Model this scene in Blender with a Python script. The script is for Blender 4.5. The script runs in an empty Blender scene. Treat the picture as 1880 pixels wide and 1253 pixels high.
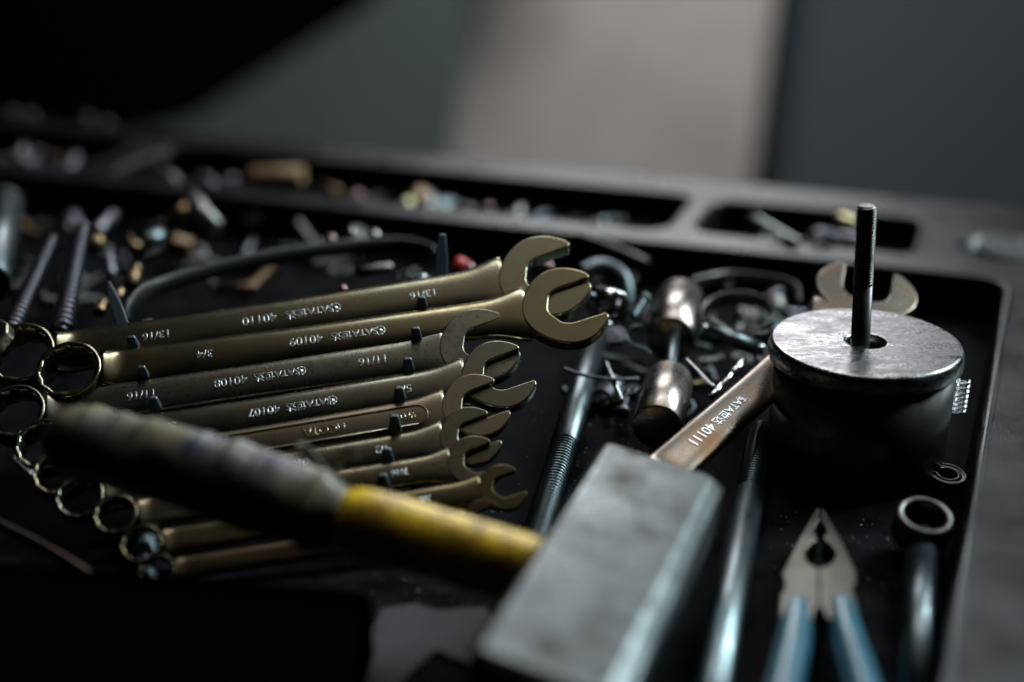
import bpy, bmesh, math, random
from mathutils import Vector, Matrix, noise
random.seed(7)
S = bpy.context.scene
COL = S.collection
R = math.radians
MM = 0.001

# ------------------------------------------------------------------ camera, world, exposure
H = 290.0                       # lens height above the tray floor, millimetres
PITCH = R(22.0)
FPX = 2611.0                    # 50 mm lens on a 36 mm wide frame, 1880 px
cam_d = bpy.data.cameras.new('camera')
cam_d.lens = 50.0
cam_d.sensor_width = 36.0
cam_d.clip_start = 0.02
cam_d.clip_end = 60.0
cam_d.dof.use_dof = True
cam_d.dof.focus_distance = 0.616
cam_d.dof.aperture_fstop = 2.3
cam = bpy.data.objects.new('camera', cam_d)
COL.objects.link(cam)
cam.location = (0, 0, H * MM)
cam.rotation_euler = (R(90) - PITCH, 0, 0)
S.camera = cam

w = bpy.data.worlds.new('World'); S.world = w; w.use_nodes = True
w.node_tree.nodes['Background'].inputs[0].default_value = (0.30, 0.32, 0.38, 1)
w.node_tree.nodes['Background'].inputs[1].default_value = 0.004
S.view_settings.view_transform = 'Standard'
S.view_settings.look = 'None'
S.view_settings.exposure = 0.0
S.view_settings.gamma = 1.0
S.view_settings.use_curve_mapping = False

def area(name, loc, target, sx, sy, power, color, spread=180):
    l = bpy.data.lights.new(name, 'AREA'); l.shape = 'RECTANGLE'; l.size = sx; l.size_y = sy
    l.energy = power; l.color = color; l.spread = R(spread)
    o = bpy.data.objects.new(name, l); COL.objects.link(o)
    o.location = loc
    d = Vector(target) - Vector(loc)
    o.rotation_euler = d.to_track_quat('-Z', 'Y').to_euler()
    return o
area('window_light', (2.05, 1.95, 2.25), (0.12, 0.58, 0.0), 1.0, 0.8, 9.0, (0.82, 0.97, 1.0), 60)
area('side_window_light', (2.2, 1.35, 1.45), (0.1, 0.55, 0.0), 0.35, 0.9, 7.0, (0.74, 0.95, 1.0), 70)
area('back_bounce_light', (0.34, 3.05, 1.38), (0.18, 0.62, 0.05), 1.0, 0.8, 1.5, (0.95, 0.97, 1.0), 40)  # unseen lamp added for the bright background that flat tops mirror
area('high_fill_light', (0.20, 1.35, 2.0), (0.0, 0.5, 0.0), 1.0, 0.5, 6.5, (0.97, 0.98, 1.0), 130)  # unseen lamp added overhead to brighten the hammer handle
area('ceiling_bounce', (0.10, 0.72, 1.9), (0.05, 0.62, 0.0), 0.95, 0.85, 0.22, (1.0, 0.84, 0.60), 120)
area('background_light', (-0.5, 1.5, 2.3), (0.35, 3.4, -0.05), 1.5, 0.5, 24.0, (1.0, 0.97, 0.95), 80)

# ------------------------------------------------------------------ layout helpers (all in millimetres)
cP, sP = math.cos(PITCH), math.sin(PITCH)
def at(px, py, d):
    xn = (px - 940) / FPX; yn = (py - 626.5) / FPX
    return Vector((xn * d, d * (cP - yn * sP), H - d * (sP + yn * cP)))
def onz(px, py, z):
    yn = (py - 626.5) / FPX
    return at(px, py, (H - z) / (sP + yn * cP))

# ------------------------------------------------------------------ materials
def lk(nt, a, b): nt.links.new(a, b)
def mat(name, color, rough=0.5, metal=0.0, grime=None, grime_amt=0.0, scale=120, bump=0.0, bscale=900,
        rvar=0.0, sp0=0.62, coat=0.0, stretch=(1, 1, 1), spots=0.0, spec=0.5):
    m = bpy.data.materials.new(name); m.use_nodes = True
    nt = m.node_tree; b = nt.nodes['Principled BSDF']
    b.inputs['Base Color'].default_value = (*color, 1)
    b.inputs['Roughness'].default_value = rough
    b.inputs['Metallic'].default_value = metal
    b.inputs['Specular IOR Level'].default_value = spec
    if coat: b.inputs['Coat Weight'].default_value = coat; b.inputs['Coat Roughness'].default_value = 0.25
    tc = nt.nodes.new('ShaderNodeTexCoord'); mp = nt.nodes.new('ShaderNodeMapping')
    mp.inputs['Scale'].default_value = stretch
    lk(nt, tc.outputs['Object'], mp.inputs[0])
    n1 = nt.nodes.new('ShaderNodeTexNoise'); n1.inputs['Scale'].default_value = scale
    n1.inputs['Detail'].default_value = 7; n1.inputs['Roughness'].default_value = 0.65
    lk(nt, mp.outputs[0], n1.inputs[0])
    col = None
    if grime:
        rp = nt.nodes.new('ShaderNodeValToRGB')
        rp.color_ramp.elements[0].position = 0.40; rp.color_ramp.elements[1].position = 0.66
        lk(nt, n1.outputs['Fac'], rp.inputs[0])
        mx = nt.nodes.new('ShaderNodeMix'); mx.data_type = 'RGBA'
        mx.inputs[6].default_value = (*color, 1); mx.inputs[7].default_value = (*grime, 1)
        ml = nt.nodes.new('ShaderNodeMath'); ml.operation = 'MULTIPLY'; ml.inputs[1].default_value = grime_amt
        lk(nt, rp.outputs[0], ml.inputs[0]); lk(nt, ml.outputs[0], mx.inputs[0])
        col = mx.outputs[2]
    if spots:
        v = nt.nodes.new('ShaderNodeTexNoise'); v.inputs['Scale'].default_value = scale * 7
        v.inputs['Detail'].default_value = 3
        lk(nt, mp.outputs[0], v.inputs[0])
        r2 = nt.nodes.new('ShaderNodeValToRGB')
        r2.color_ramp.elements[0].position = sp0; r2.color_ramp.elements[1].position = sp0 + 0.08
        lk(nt, v.outputs['Fac'], r2.inputs[0])
        m2 = nt.nodes.new('ShaderNodeMix'); m2.data_type = 'RGBA'
        if col: lk(nt, col, m2.inputs[6])
        else: m2.inputs[6].default_value = (*color, 1)
        m2.inputs[7].default_value = (*(grime or (0.02, 0.02, 0.02)), 1)
        ml2 = nt.nodes.new('ShaderNodeMath'); ml2.operation = 'MULTIPLY'; ml2.inputs[1].default_value = spots
        lk(nt, r2.outputs[0], ml2.inputs[0]); lk(nt, ml2.outputs[0], m2.inputs[0])
        col = m2.outputs[2]
    if col: lk(nt, col, b.inputs['Base Color'])
    if rvar:
        mr = nt.nodes.new('ShaderNodeMapRange')
        mr.inputs['From Min'].default_value = 0.3; mr.inputs['From Max'].default_value = 0.7
        mr.inputs['To Min'].default_value = max(0.04, rough - rvar); mr.inputs['To Max'].default_value = min(1, rough + rvar)
        lk(nt, n1.outputs['Fac'], mr.inputs[0]); lk(nt, mr.outputs[0], b.inputs['Roughness'])
    if bump:
        n2 = nt.nodes.new('ShaderNodeTexNoise'); n2.inputs['Scale'].default_value = bscale
        n2.inputs['Detail'].default_value = 4
        lk(nt, mp.outputs[0], n2.inputs[0])
        bp = nt.nodes.new('ShaderNodeBump'); bp.inputs['Strength'].default_value = bump
        bp.inputs['Distance'].default_value = 0.0002
        lk(nt, n2.outputs['Fac'], bp.inputs['Height']); lk(nt, bp.outputs[0], b.inputs['Normal'])
    return m

M = {}
M['satin'] = mat('satin_chrome', (0.50, 0.47, 0.40), 0.25, 1, (0.20, 0.14, 0.07), 0.65, 60, 0.12, 2500, 0.06)
M['satin_dull'] = mat('satin_chrome_dull', (0.48, 0.44, 0.37), 0.29, 1, (0.06, 0.05, 0.04), 0.7, 110, 0.15, 2500, 0.08, spots=0.8)
M['stamp'] = mat('stamped_metal', (0.62, 0.65, 0.67), 0.30, 1)  # brighter than the wrench metal, glints of the letter edges put into colour
M['stampd'] = mat('faint_lettering', (0.62, 0.55, 0.42), 0.22, 1)
M['steel'] = mat('machined_steel', (0.30, 0.30, 0.29), 0.30, 1, (0.10, 0.08, 0.07), 0.7, 70, 0.2, 1500, 0.10, spots=0.6)
M['head'] = mat('hammer_steel', (0.15, 0.168, 0.168), 0.33, 1, (0.030, 0.026, 0.024), 1.0, 48, 0.5, 700, 0.10)
M['cap'] = mat('scratched_steel', (0.30, 0.305, 0.305), 0.29, 1, (0.10, 0.08, 0.09), 0.85, 150, 0.7, 1500, 0.14, stretch=(0.4, 1.0, 1.0), spots=0.9, sp0=0.53)
M['dark'] = mat('dark_oily_steel', (0.12, 0.115, 0.11), 0.38, 1, (0.03, 0.025, 0.02), 0.7, 90, 0.3, 1200, 0.10)
M['bolt'] = mat('oily_bolt_steel', (0.115, 0.145, 0.155), 0.34, 1, (0.05, 0.04, 0.035), 0.6, 80, 0.25, 1500, 0.08)
M['copper'] = mat('brownish_bolt_steel', (0.30, 0.22, 0.18), 0.36, 1, (0.06, 0.04, 0.03), 0.6, 80, 0.25, 1500, 0.08)
M['chrome'] = mat('bright_chrome', (0.55, 0.57, 0.58), 0.14, 1)
M['brass'] = mat('worn_brass', (0.16, 0.11, 0.065), 0.32, 1, (0.12, 0.07, 0.03), 0.6, 120)
M['gold'] = mat('polished_yellow_brass', (0.90, 0.85, 0.48), 0.30, 1)
M['plastic'] = mat('black_tray_plastic', (0.0035, 0.0033, 0.0042), 0.32, 0, (0.017, 0.0145, 0.0165), 0.7, 26, 0.6, 1100, 0.08, spots=0.5, spec=0.27)
M['rubber'] = mat('black_rubber', (0.006, 0.006, 0.007), 0.45, 0, (0.016, 0.015, 0.015), 0.5, 60, 0.3, 900, spec=0.25)
M['rack'] = mat('black_rack_plastic', (0.045, 0.062, 0.075), 0.30, 0, None, 0, 60, 0.2, 900)
M['tape'] = mat('worn_black_tape', (0.050, 0.054, 0.066), 0.38, 0, (0.30, 0.22, 0.04), 0.35, 60, 0.7, 500, 0.08, stretch=(1, 1, 1))
M['yellow'] = mat('yellow_handle', (0.80, 0.52, 0.03), 0.33, 0, (0.16, 0.06, 0.015), 0.9, 80, 0.3, 700, 0.08, coat=0.15, spots=0.5, sp0=0.56)
M['blue'] = mat('blue_plastic_grip', (0.03, 0.12, 0.17), 0.30, 0, (0.015, 0.05, 0.07), 0.7, 60, 0.2, 700)
M['wood'] = mat('tan_wood', (0.42, 0.27, 0.14), 0.6, 0, (0.12, 0.06, 0.03), 0.8, 60)
M['pinkish'] = mat('dusty_pink_metal', (0.34, 0.22, 0.22), 0.3, 1, (0.2, 0.12, 0.1), 0.5, 100)
M['rivet'] = mat('rivet_metal', (0.34, 0.33, 0.32), 0.24, 1)
M['red'] = mat('red_plastic', (0.45, 0.03, 0.035), 0.35, 0)
M['panel'] = mat('pale_panel', (0.46, 0.445, 0.435), 0.75, 0, (0.30, 0.29, 0.27), 0.8, 2.4)
M['wall'] = mat('grey_wall', (0.085, 0.118, 0.116), 0.8, 0, (0.075, 0.09, 0.095), 0.6, 2.0)
M['wallr'] = mat('blue_grey_cabinet', (0.050, 0.070, 0.082), 0.8, 0, (0.06, 0.065, 0.07), 0.5, 2.0)
M['tarp'] = mat('black_sheet', (0.0015, 0.0015, 0.002), 0.9, 0, spec=0.0)
M['concrete'] = mat('concrete', (0.10, 0.10, 0.10), 0.8, 0, (0.06, 0.06, 0.06), 0.5, 3)
M['grit'] = mat('grey_grit', (0.30, 0.29, 0.28), 0.5, 0.3)

# ------------------------------------------------------------------ mesh helpers
def obj(name, verts, faces, m, parent=None, smooth=True, bevel=None, seg=3, M4=None, angle=30):
    me = bpy.data.meshes.new(name)
    me.from_pydata([tuple(c * MM for c in v) for v in verts], [], faces)
    me.validate(); me.update()
    bm = bmesh.new(); bm.from_mesh(me); bmesh.ops.recalc_face_normals(bm, faces=bm.faces); bm.to_mesh(me); bm.free()
    me.materials.append(m)
    for p in me.polygons: p.use_smooth = smooth and len(p.vertices) <= 4
    o = bpy.data.objects.new(name, me); COL.objects.link(o)
    if parent: o.parent = parent
    if M4 is not None: o.matrix_local = M4
    if bevel:
        b = o.modifiers.new('bevel', 'BEVEL'); b.width = bevel * MM; b.segments = seg
        b.limit_method = 'ANGLE'; b.angle_limit = R(angle); b.harden_normals = True
    return o
def thing(name, label, cat, loc=(0, 0, 0), group=None, M4=None):
    o = bpy.data.objects.new(name, None); COL.objects.link(o); o.empty_display_size = 0.01
    if M4 is not None: o.matrix_world = M4
    else: o.location = Vector(loc) * MM
    o['label'] = label; o['category'] = cat
    if group: o['group'] = group
    return o
def tag(o, label, cat, group=None):
    o['label'] = label; o['category'] = cat
    if group: o['group'] = group
    return o
def frame(origin, x, n):
    x = Vector(x).normalized(); n = Vector(n); n = (n - x * n.dot(x)).normalized(); y = n.cross(x)
    m = Matrix((x, y, n)).transposed().to_4x4(); m.translation = Vector(origin) * MM
    return m
def frame_z(origin, z, hint=(0, 0, 1)):
    z = Vector(z).normalized(); h = Vector(hint)
    if abs(h.dot(z)) > 0.95: h = Vector((1, 0, 0))
    x = (h - z * h.dot(z)).normalized(); y = z.cross(x)
    m = Matrix((x, y, z)).transposed().to_4x4(); m.translation = Vector(origin) * MM
    return m
def lathe(prof, n=48, closed=False):
    v = []; f = []
    for (r, z) in prof:
        for i in range(n):
            a = 2 * math.pi * i / n; v.append((r * math.cos(a), r * math.sin(a), z))
    k = len(prof)
    for j in range(k if closed else k - 1):
        for i in range(n):
            a = j * n + i; b = j * n + (i + 1) % n; j2 = (j + 1) % k
            f.append((a, b, j2 * n + (i + 1) % n, j2 * n + i))
    if not closed:
        if prof[0][0] > 0: f.append(tuple(range(n))[::-1])
        if prof[-1][0] > 0: f.append(tuple((k - 1) * n + i for i in range(n)))
    return v, f
def tube(pts, rad, n=16, squash=1.0, up=(0, 0, 1)):
    pts = [Vector(p) for p in pts]; v = []; f = []
    k = len(pts)
    for j, p in enumerate(pts):
        t = (pts[min(j + 1, k - 1)] - pts[max(j - 1, 0)]).normalized()
        u = Vector(up); u = u - t * u.dot(t)
        if u.length < 1e-3: u = Vector((1, 0, 0)) - t * t.x
        u.normalize(); s = t.cross(u)
        r = rad[j] if isinstance(rad, (list, tuple)) else rad
        for i in range(n):
            a = 2 * math.pi * i / n
            v.append(p + u * (r * math.sin(a)) + s * (r * squash * math.cos(a)))
    for j in range(k - 1):
        for i in range(n):
            f.append((j * n + i, j * n + (i + 1) % n, (j + 1) * n + (i + 1) % n, (j + 1) * n + i))
    f.append(tuple(range(n))[::-1]); f.append(tuple((k - 1) * n + i for i in range(n)))
    return v, f
def smooth_path(pts, k=8):
    pts = [Vector(p) for p in pts]; out = []
    for i in range(len(pts) - 1):
        p0 = pts[max(i - 1, 0)]; p1 = pts[i]; p2 = pts[i + 1]; p3 = pts[min(i + 2, len(pts) - 1)]
        for j in range(k):
            t = j / k
            out.append(0.5 * ((2 * p1) + (p2 - p0) * t + (2 * p0 - 5 * p1 + 4 * p2 - p3) * t * t + (3 * p1 - p0 - 3 * p2 + p3) * t ** 3))
    out.append(pts[-1]); return out
def prism(outline, z0, z1):
    n = len(outline)
    v = [(x, y, z0) for x, y in outline] + [(x, y, z1) for x, y in outline]
    f = [tuple(range(n))[::-1], tuple(range(n, 2 * n))]
    for i in range(n): f.append((i, (i + 1) % n, n + (i + 1) % n, n + i))
    return v, f
def box(x0, x1, y0, y1, z0, z1): return prism([(x0, y0), (x1, y0), (x1, y1), (x0, y1)], z0, z1)
def join(*parts):
    v = []; f = []
    for pv, pf in parts:
        o = len(v); v += list(pv); f += [tuple(i + o for i in q) for q in pf]
    return v, f
def shift(p, d): return [tuple(Vector(q) + Vector(d)) for q in p[0]], p[1]
def thread(r, z0, z1, pitch, depth, n=28, spp=6):
    k = max(2, int((z1 - z0) / pitch * spp)); v = []; f = []
    for j in range(k + 1):
        z = z0 + (z1 - z0) * j / k
        for i in range(n):
            a = 2 * math.pi * i / n; ph = (z / pitch - i / n) % 1
            rr = r - depth * abs(2 * ph - 1)
            e = min(z - z0, z1 - z, 1.0); rr -= (1 - e) * 0.8
            v.append((rr * math.cos(a), rr * math.sin(a), z))
    for j in range(k):
        for i in range(n):
            f.append((j * n + i, j * n + (i + 1) % n, (j + 1) * n + (i + 1) % n, (j + 1) * n + i))
    f.append(tuple(range(n))[::-1]); f.append(tuple(k * n + i for i in range(n)))
    return v, f

# ------------------------------------------------------------------ background
def slab(name, p, m): return obj(name, *p, m, smooth=False)
fl = slab('floor', box(-6000, 6000, -1500, 8000, -1110, -1100), M['concrete']); fl['kind'] = 'structure'
wl = slab('wall', box(-5500, 5500, 4300, 4380, -1100, 700), M['wall'])
tag(wl, 'plain dark grey wall far out of focus behind the tray', 'wall')
K = 1.6
pn = obj('panel', *prism([(-118 * K, 0), (338 * K, 0), (430 * K, 1300 * K), (80 * K, 1300 * K)], -14, 14), M['panel'], smooth=False, bevel=4,
         M4=Matrix.Translation((0, 2.02 * K, 0.29 - 0.71 * K)) @ Matrix.Rotation(R(90), 4, 'X'))
tag(pn, 'pale beige grey upright panel blurred behind the tray', 'panel')
cb = obj('cabinet', *box(392 * K, 1500 * K, 2080 * K, 2500 * K, -1100, 400), M['wallr'], smooth=False, bevel=12)
tag(cb, 'blue grey cabinet side, out of focus to the right of the pale panel', 'cabinet')
tp = obj('cloth_sheet', *prism([(x * K, (y - 290) * K) for x, y in [(-1500, -260), (-590, -185), (-420, -140), (-184, 5), (-60, 150), (0, 360), (-1500, 360)]], -8, 8), M['tarp'],
         smooth=False, bevel=5, M4=Matrix.Translation((0, 1.85 * K, 0.29)) @ Matrix.Rotation(R(90), 4, 'X'))
tag(tp, 'black hanging sheet filling the upper left of the background', 'sheet')

# ------------------------------------------------------------------ tray
TO = onz(1850, 512, 25); TA = R(-19.5)
E1 = Vector((math.cos(TA), math.sin(TA), 0)); E2 = Vector((-math.sin(TA), math.cos(TA), 0))
def rr_sdf(s, t, s0, s1, t0, t1, r):
    cx, cy = (s0 + s1) / 2, (t0 + t1) / 2
    qx = abs(s - cx) - (s1 - s0) / 2 + r; qy = abs(t - cy) - (t1 - t0) / 2 + r
    return math.hypot(max(qx, 0), max(qy, 0)) + min(max(qx, qy), 0) - r
WELLS = [(-900, -2, -640, -4, 16, 25.0), (-600, -203, 22, 103, 14, 19.0), (-184, -55, 27, 99, 12, 19.0), (-900, -634, 22, 112, 14, 19.0)]
def tray_h(s, t):
    z = 25.0
    for (a, b, c, d, r, dep) in WELLS:
        q = rr_sdf(s + (0.021 * max(0, -t) if dep > 20 else 0), t, a, b, c, d, r)
        if q < 2.2:
            k = min(max((2.2 - q) / 6.0, 0), 1); k = k * k * (3 - 2 * k)
            z -= dep * k
        elif q < 5: z += 0.5 * math.sin(math.pi * (q - 2.2) / 2.8)
    q = math.hypot(s + 2, t - 55) - 23
    if q < 1.5:
        k = min((1.5 - q) / 4, 1); z -= 6 * k * k * (3 - 2 * k)
    q = max(t - 150, s - 95)
    if q > -5: z -= 30 * min(1, ((q + 5) / 8)) ** 2
    return z
def lines(lo, hi, coarse, marks, fine, rad):
    out = []; x = lo
    while x < hi:
        out.append(x)
        x += fine if any(a - rad <= x <= b + rad for a, b in marks) else coarse
    out.append(hi); return out
ls = lines(-860, 100, 6, [(-640, -628), (-606, -592), (-210, -180), (-62, -48), (-28, 24), (88, 100)], 1.0, 3)
ls = [x for x in ls]
# corners need fine lines along their whole radius
ls = sorted(set(ls + [-18 + 1.2 * i for i in range(17)] + [-72 + 1.2 * i for i in range(12)] + [-224 + 1.2 * i for i in range(14)]))
lt = lines(-560, 154, 6, [(-24, 2), (16, 44), (84, 116), (142, 154)], 1.0, 2)
verts = []; faces = []
for t in lt:
    for s_ in ls:
        p = TO + E1 * s_ + E2 * t
        verts.append((p.x, p.y, tray_h(s_, t)))
nx = len(ls)
for j in range(len(lt) - 1):
    for i in range(nx - 1):
        a = j * nx + i; faces.append((a, a + 1, a + nx + 1, a + nx))
tray = obj('tool_tray', verts, faces, M['plastic'])
tray.data.materials.append(mat('grimy_shaded_well_floor', (0.0015, 0.0015, 0.0018), 0.75, 0, (0.010, 0.010, 0.012), 0.8, 55, 0.8, 1100, 0.05, spots=0.8, spec=0.02))  # oily grime plus the shade of the deep well, both in this colour
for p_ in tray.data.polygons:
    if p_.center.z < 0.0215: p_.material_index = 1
tag(tray, 'black moulded plastic tray with one deep well and a row of small wells behind', 'tray')
# grit and metal dust on the floor of the well
dust_v = []; dust_f = []
for k in range(900):
    if k < 500: px, py = random.gauss(1130, 90), random.gauss(800, 90)
    elif k < 700: px, py = random.uniform(1400, 1750), random.uniform(850, 1200)
    else: px, py = random.uniform(680, 960), random.uniform(900, 1240)
    p = onz(px, py, 0.4); r = random.uniform(0.12, 0.42) * (1.8 if random.random() < 0.06 else 1)
    o = len(dust_v)
    for d in ((1, 0, 0), (-1, 0, 0), (0, 1, 0), (0, -1, 0), (0, 0, 1), (0, 0, -1)):
        dust_v.append(p + Vector(d) * r * random.uniform(0.6, 1.3))
    for q in ((0, 2, 4), (2, 1, 4), (1, 3, 4), (3, 0, 4), (2, 0, 5), (1, 2, 5), (3, 1, 5), (0, 3, 5)): dust_f.append(tuple(o + i for i in q))
du = obj('metal_dust', dust_v, dust_f, M['grit'], smooth=False); du['kind'] = 'stuff'
tag(du, 'grey metal grit scattered on the tray floor', 'grit')

# ------------------------------------------------------------------ wrenches
def ring_mesh(ro, ri, th):
    n = 144; v = []; f = []
    def star(a, k):
        best = 0
        for off in (0, R(30)):
            ph = ((a - off + R(30)) % R(60)) - R(30); best = max(best, ri / math.cos(ph))
        return ri + (best - ri) * 0.6
    prof = [('i', 0.2, -th / 2), ('i', 0, -th / 2 + 0.6), ('i', 0, th / 2 - 0.6), ('i', 0.5, th / 2 - 0.1), ('m', 0.35, th / 2), ('m', 0.7, th / 2 - 0.15),
            ('o', -0.55, th / 2 - 0.7), ('o', -0.1, th / 2 - 2.0), ('o', 0, 0), ('o', -0.1, -th / 2 + 2.0), ('o', -0.6, -th / 2 + 0.7), ('m', 0.5, -th / 2)]
    for (k, d, z) in prof:
        for i in range(n):
            a = 2 * math.pi * i / n; si = star(a, ri)
            r = si + d if k == 'i' else (ro + d if k == 'o' else (ri * 1.115) + (ro - ri * 1.115) * d)
            v.append((r * math.cos(a), r * math.sin(a), z))
    k = len(prof)
    for j in range(k):
        for i in range(n):
            a = j * n + i; b = j * n + (i + 1) % n; j2 = (j + 1) % k
            f.append((a, b, j2 * n + (i + 1) % n, j2 * n + i))
    return v, f
def shank_mesh(x0, x1, w0, t0, wa, ta, wb, tb, L):
    n = 36; v = []; f = []; K = 110
    for j in range(K + 1):
        q = j / K; x = x0 + (x1 - x0) * q
        da = (x - x0); db = (x1 - x)
        ka = math.exp(-(da / (w0 * 0.26)) ** 2); kb = math.exp(-(db / (w0 * 0.62)) ** 2)
        wd = (w0 * (1 + 0.10 * abs(2 * q - 1)) + (wa - w0) * ka + (wb - w0) * kb) / 2
        th = (t0 + (ta - t0) * ka + (tb - t0) * kb) / 2
        for i in range(n):
            a = 2 * math.pi * i / n; e = 2 / 2.7
            c, s_ = math.cos(a), math.sin(a)
            v.append((x, wd * math.copysign(abs(c) ** e, c), th * math.copysign(abs(s_) ** e, s_)))
    for j in range(K):
        for i in range(n):
            f.append((j * n + i, j * n + (i + 1) % n, (j + 1) * n + (i + 1) % n, (j + 1) * n + i))
    f.append(tuple(range(n))[::-1]); f.append(tuple(K * n + i for i in range(n)))
    return v, f
def jaw_outline(s, phi, cx, Rk=1.06):
    Rj = s * Rk; h = s / 2; pts = []
    a_tip = s * 0.80
    th1 = math.atan2(math.sqrt(max(Rj * Rj - a_tip * a_tip, 1)), a_tip)
    # outer arc from upper tip round the back to the lower tip; slightly squared shoulders
    for i in range(49):
        a = th1 + (2 * math.pi - 2 * th1) * i / 48
        k = 1 + 0.02 * math.cos(4 * a)
        pts.append((Rj * k * math.cos(a), Rj * k * math.sin(a)))
    # lower tip rounding and into the slot
    pts.append((a_tip + 0.02 * s, -(h + 0.10 * s)))
    pts.append((a_tip - 0.02 * s, -(h + 0.015 * s)))
    for i in range(17):
        a = -math.pi / 2 - math.pi * i / 16
        x = 0.02 * s + 0.46 * s * math.cos(a); y = h * math.sin(a)
        k = 1 + 0.05 * math.cos(6 * a)
        pts.append((x * k, y))
    pts.append((a_tip - 0.02 * s, (h + 0.015 * s)))
    pts.append((a_tip + 0.02 * s, (h + 0.10 * s)))
    c, q = math.cos(phi), math.sin(phi)
    return [(cx + x * c - y * q, x * q + y * c) for x, y in pts]
def text_mesh(body, size, name, parent, m, M4, shear=0.0, ext=0.16, sx=1.0):
    cu = bpy.data.curves.new('t', 'FONT'); cu.body = body; cu.size = size * MM
    cu.align_x = 'CENTER'; cu.align_y = 'CENTER'; cu.extrude = ext * MM; cu.bevel_depth = 0.13 * MM
    cu.bevel_resolution = 1; cu.shear = shear; cu.offset = 0.0
    t = bpy.data.objects.new('t', cu); COL.objects.link(t)
    dg = bpy.context.evaluated_depsgraph_get()
    me = bpy.data.meshes.new_from_object(t.evaluated_get(dg))
    bpy.data.objects.remove(t)
    me.materials.clear(); me.materials.append(m)
    o = bpy.data.objects.new(name, me); COL.objects.link(o); o.parent = parent
    o.matrix_local = M4 @ Matrix.Diagonal((sx, 1, 1, 1))
    return o
def emblem(size, parent, m, M4):
    # eight sided outline with a wedge and a small ring inside
    parts = []
    def bar(a, b, wd):
        a = Vector((*a, 0)); b = Vector((*b, 0)); return tube([a, b], wd, 6)
    r = size / 2; pts = [(r * math.cos(R(22.5 + 45 * i)), r * math.sin(R(22.5 + 45 * i))) for i in range(8)]
    for i in range(8): parts.append(bar(pts[i], pts[(i + 1) % 8], 0.16))
    parts.append(prism([(-0.5 * r, -0.1 * r), (0.45 * r, -0.55 * r), (0.1 * r, 0.55 * r)], -0.1, 0.2))
    parts.append(shift(tube([(0.3 * r * math.cos(R(30 * i)), 0.3 * r * math.sin(R(30 * i)), 0) for i in range(13)], 0.16, 6), (-0.25 * r, 0.35 * r, 0)))
    return obj('emblem', *join(*parts), m, parent, M4=M4)
def make_wrench(ringP, jawP, size, ring_r, label, texts, n0, mt, phi=12, jt=None, th=5.6, sw=None, panel=False, group='combination wrenches in the rack'):
    ringP = Vector(ringP); jawP = Vector(jawP); u = jawP - ringP; L = u.length
    root = thing('combination_wrench', label, 'wrench', group=group, M4=frame(ringP, u, n0))
    Rj = size * 1.06; sw = sw or size * 0.74
    obj('ring_end', *ring_mesh(ring_r, ring_r * 0.76, size * 0.66), mt, root)
    # ring hole must stay open: shank starts at the ring wall
    obj('shank', *shank_mesh(ring_r * 0.93, L - Rj * 0.86, sw, th, sw * 0.98, size * 0.62, Rj * 1.35, (jt or size * 0.36) * 0.96, L), mt, root)
    obj('open_end', *prism(jaw_outline(size, R(phi), L), -(jt or size * 0.36) / 2, (jt or size * 0.36) / 2), mt, root, bevel=0.85, seg=4, angle=25)
    zt = th / 2 + 0.04
    if panel:
        x0, x1 = panel; path = []
        hw = sw * 0.30
        for i in range(13): a = R(-90 + 15 * i); path.append((x1 + hw * math.cos(a), hw * math.sin(a), zt + 0.05))
        for i in range(13): a = R(90 + 15 * i); path.append((x0 + hw * math.cos(a), hw * math.sin(a), zt + 0.05))
        path.append(path[0])
        obj('raised_border', *tube(path, 0.32, 8), mt, root)
    for (t, frac, sz, kind) in texts:
        rot = Matrix.Rotation(math.pi, 4, 'Z')
        if kind == 'up': rot = Matrix.Identity(4)
        x = L * frac
        if t == '*': emblem(sz, root, M['stamp'], Matrix.Translation((x * MM, 0, zt * MM)) @ rot)
        else: text_mesh(t, sz, 'stamped_lettering', root, M['stamp'] if kind != 'dull' else M['stampd'], Matrix.Translation((x * MM, 0, zt * MM)) @ rot,
                        0.0, 0.16 if kind != 'dull' else 0.12)
    return root
N0 = Vector((0.03, -math.sin(R(36)), math.cos(R(36))))
DJ = [648, 637, 626, 615, 604, 594, 584, 574, 565]
OFF = [20, 20, 21, 21, 22, 22, 23, 24, 25]
RINGS = [(44, 660), (132, 690), (33, 765), (85, 824), (112, 874), (150, 918), (215, 950), (262, 1003), (290, 1052)]
JAWS = [(1003, 513), (1040, 567), (884, 638), (918, 692), (876, 748), (866, 803), (874, 850), (924, 897), (890, 955)]
SIZES = [20.6, 19.0, 17.5, 15.9, 14.3, 12.7, 11.1, 9.5, 8.0]
RR = [15.6, 14.4, 13.2, 12.2, 11.0, 9.9, 8.8, 8.2, 7.2]
def fr(k, px): return (px - RINGS[k][0]) / (JAWS[k][0] - RINGS[k][0])
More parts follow.
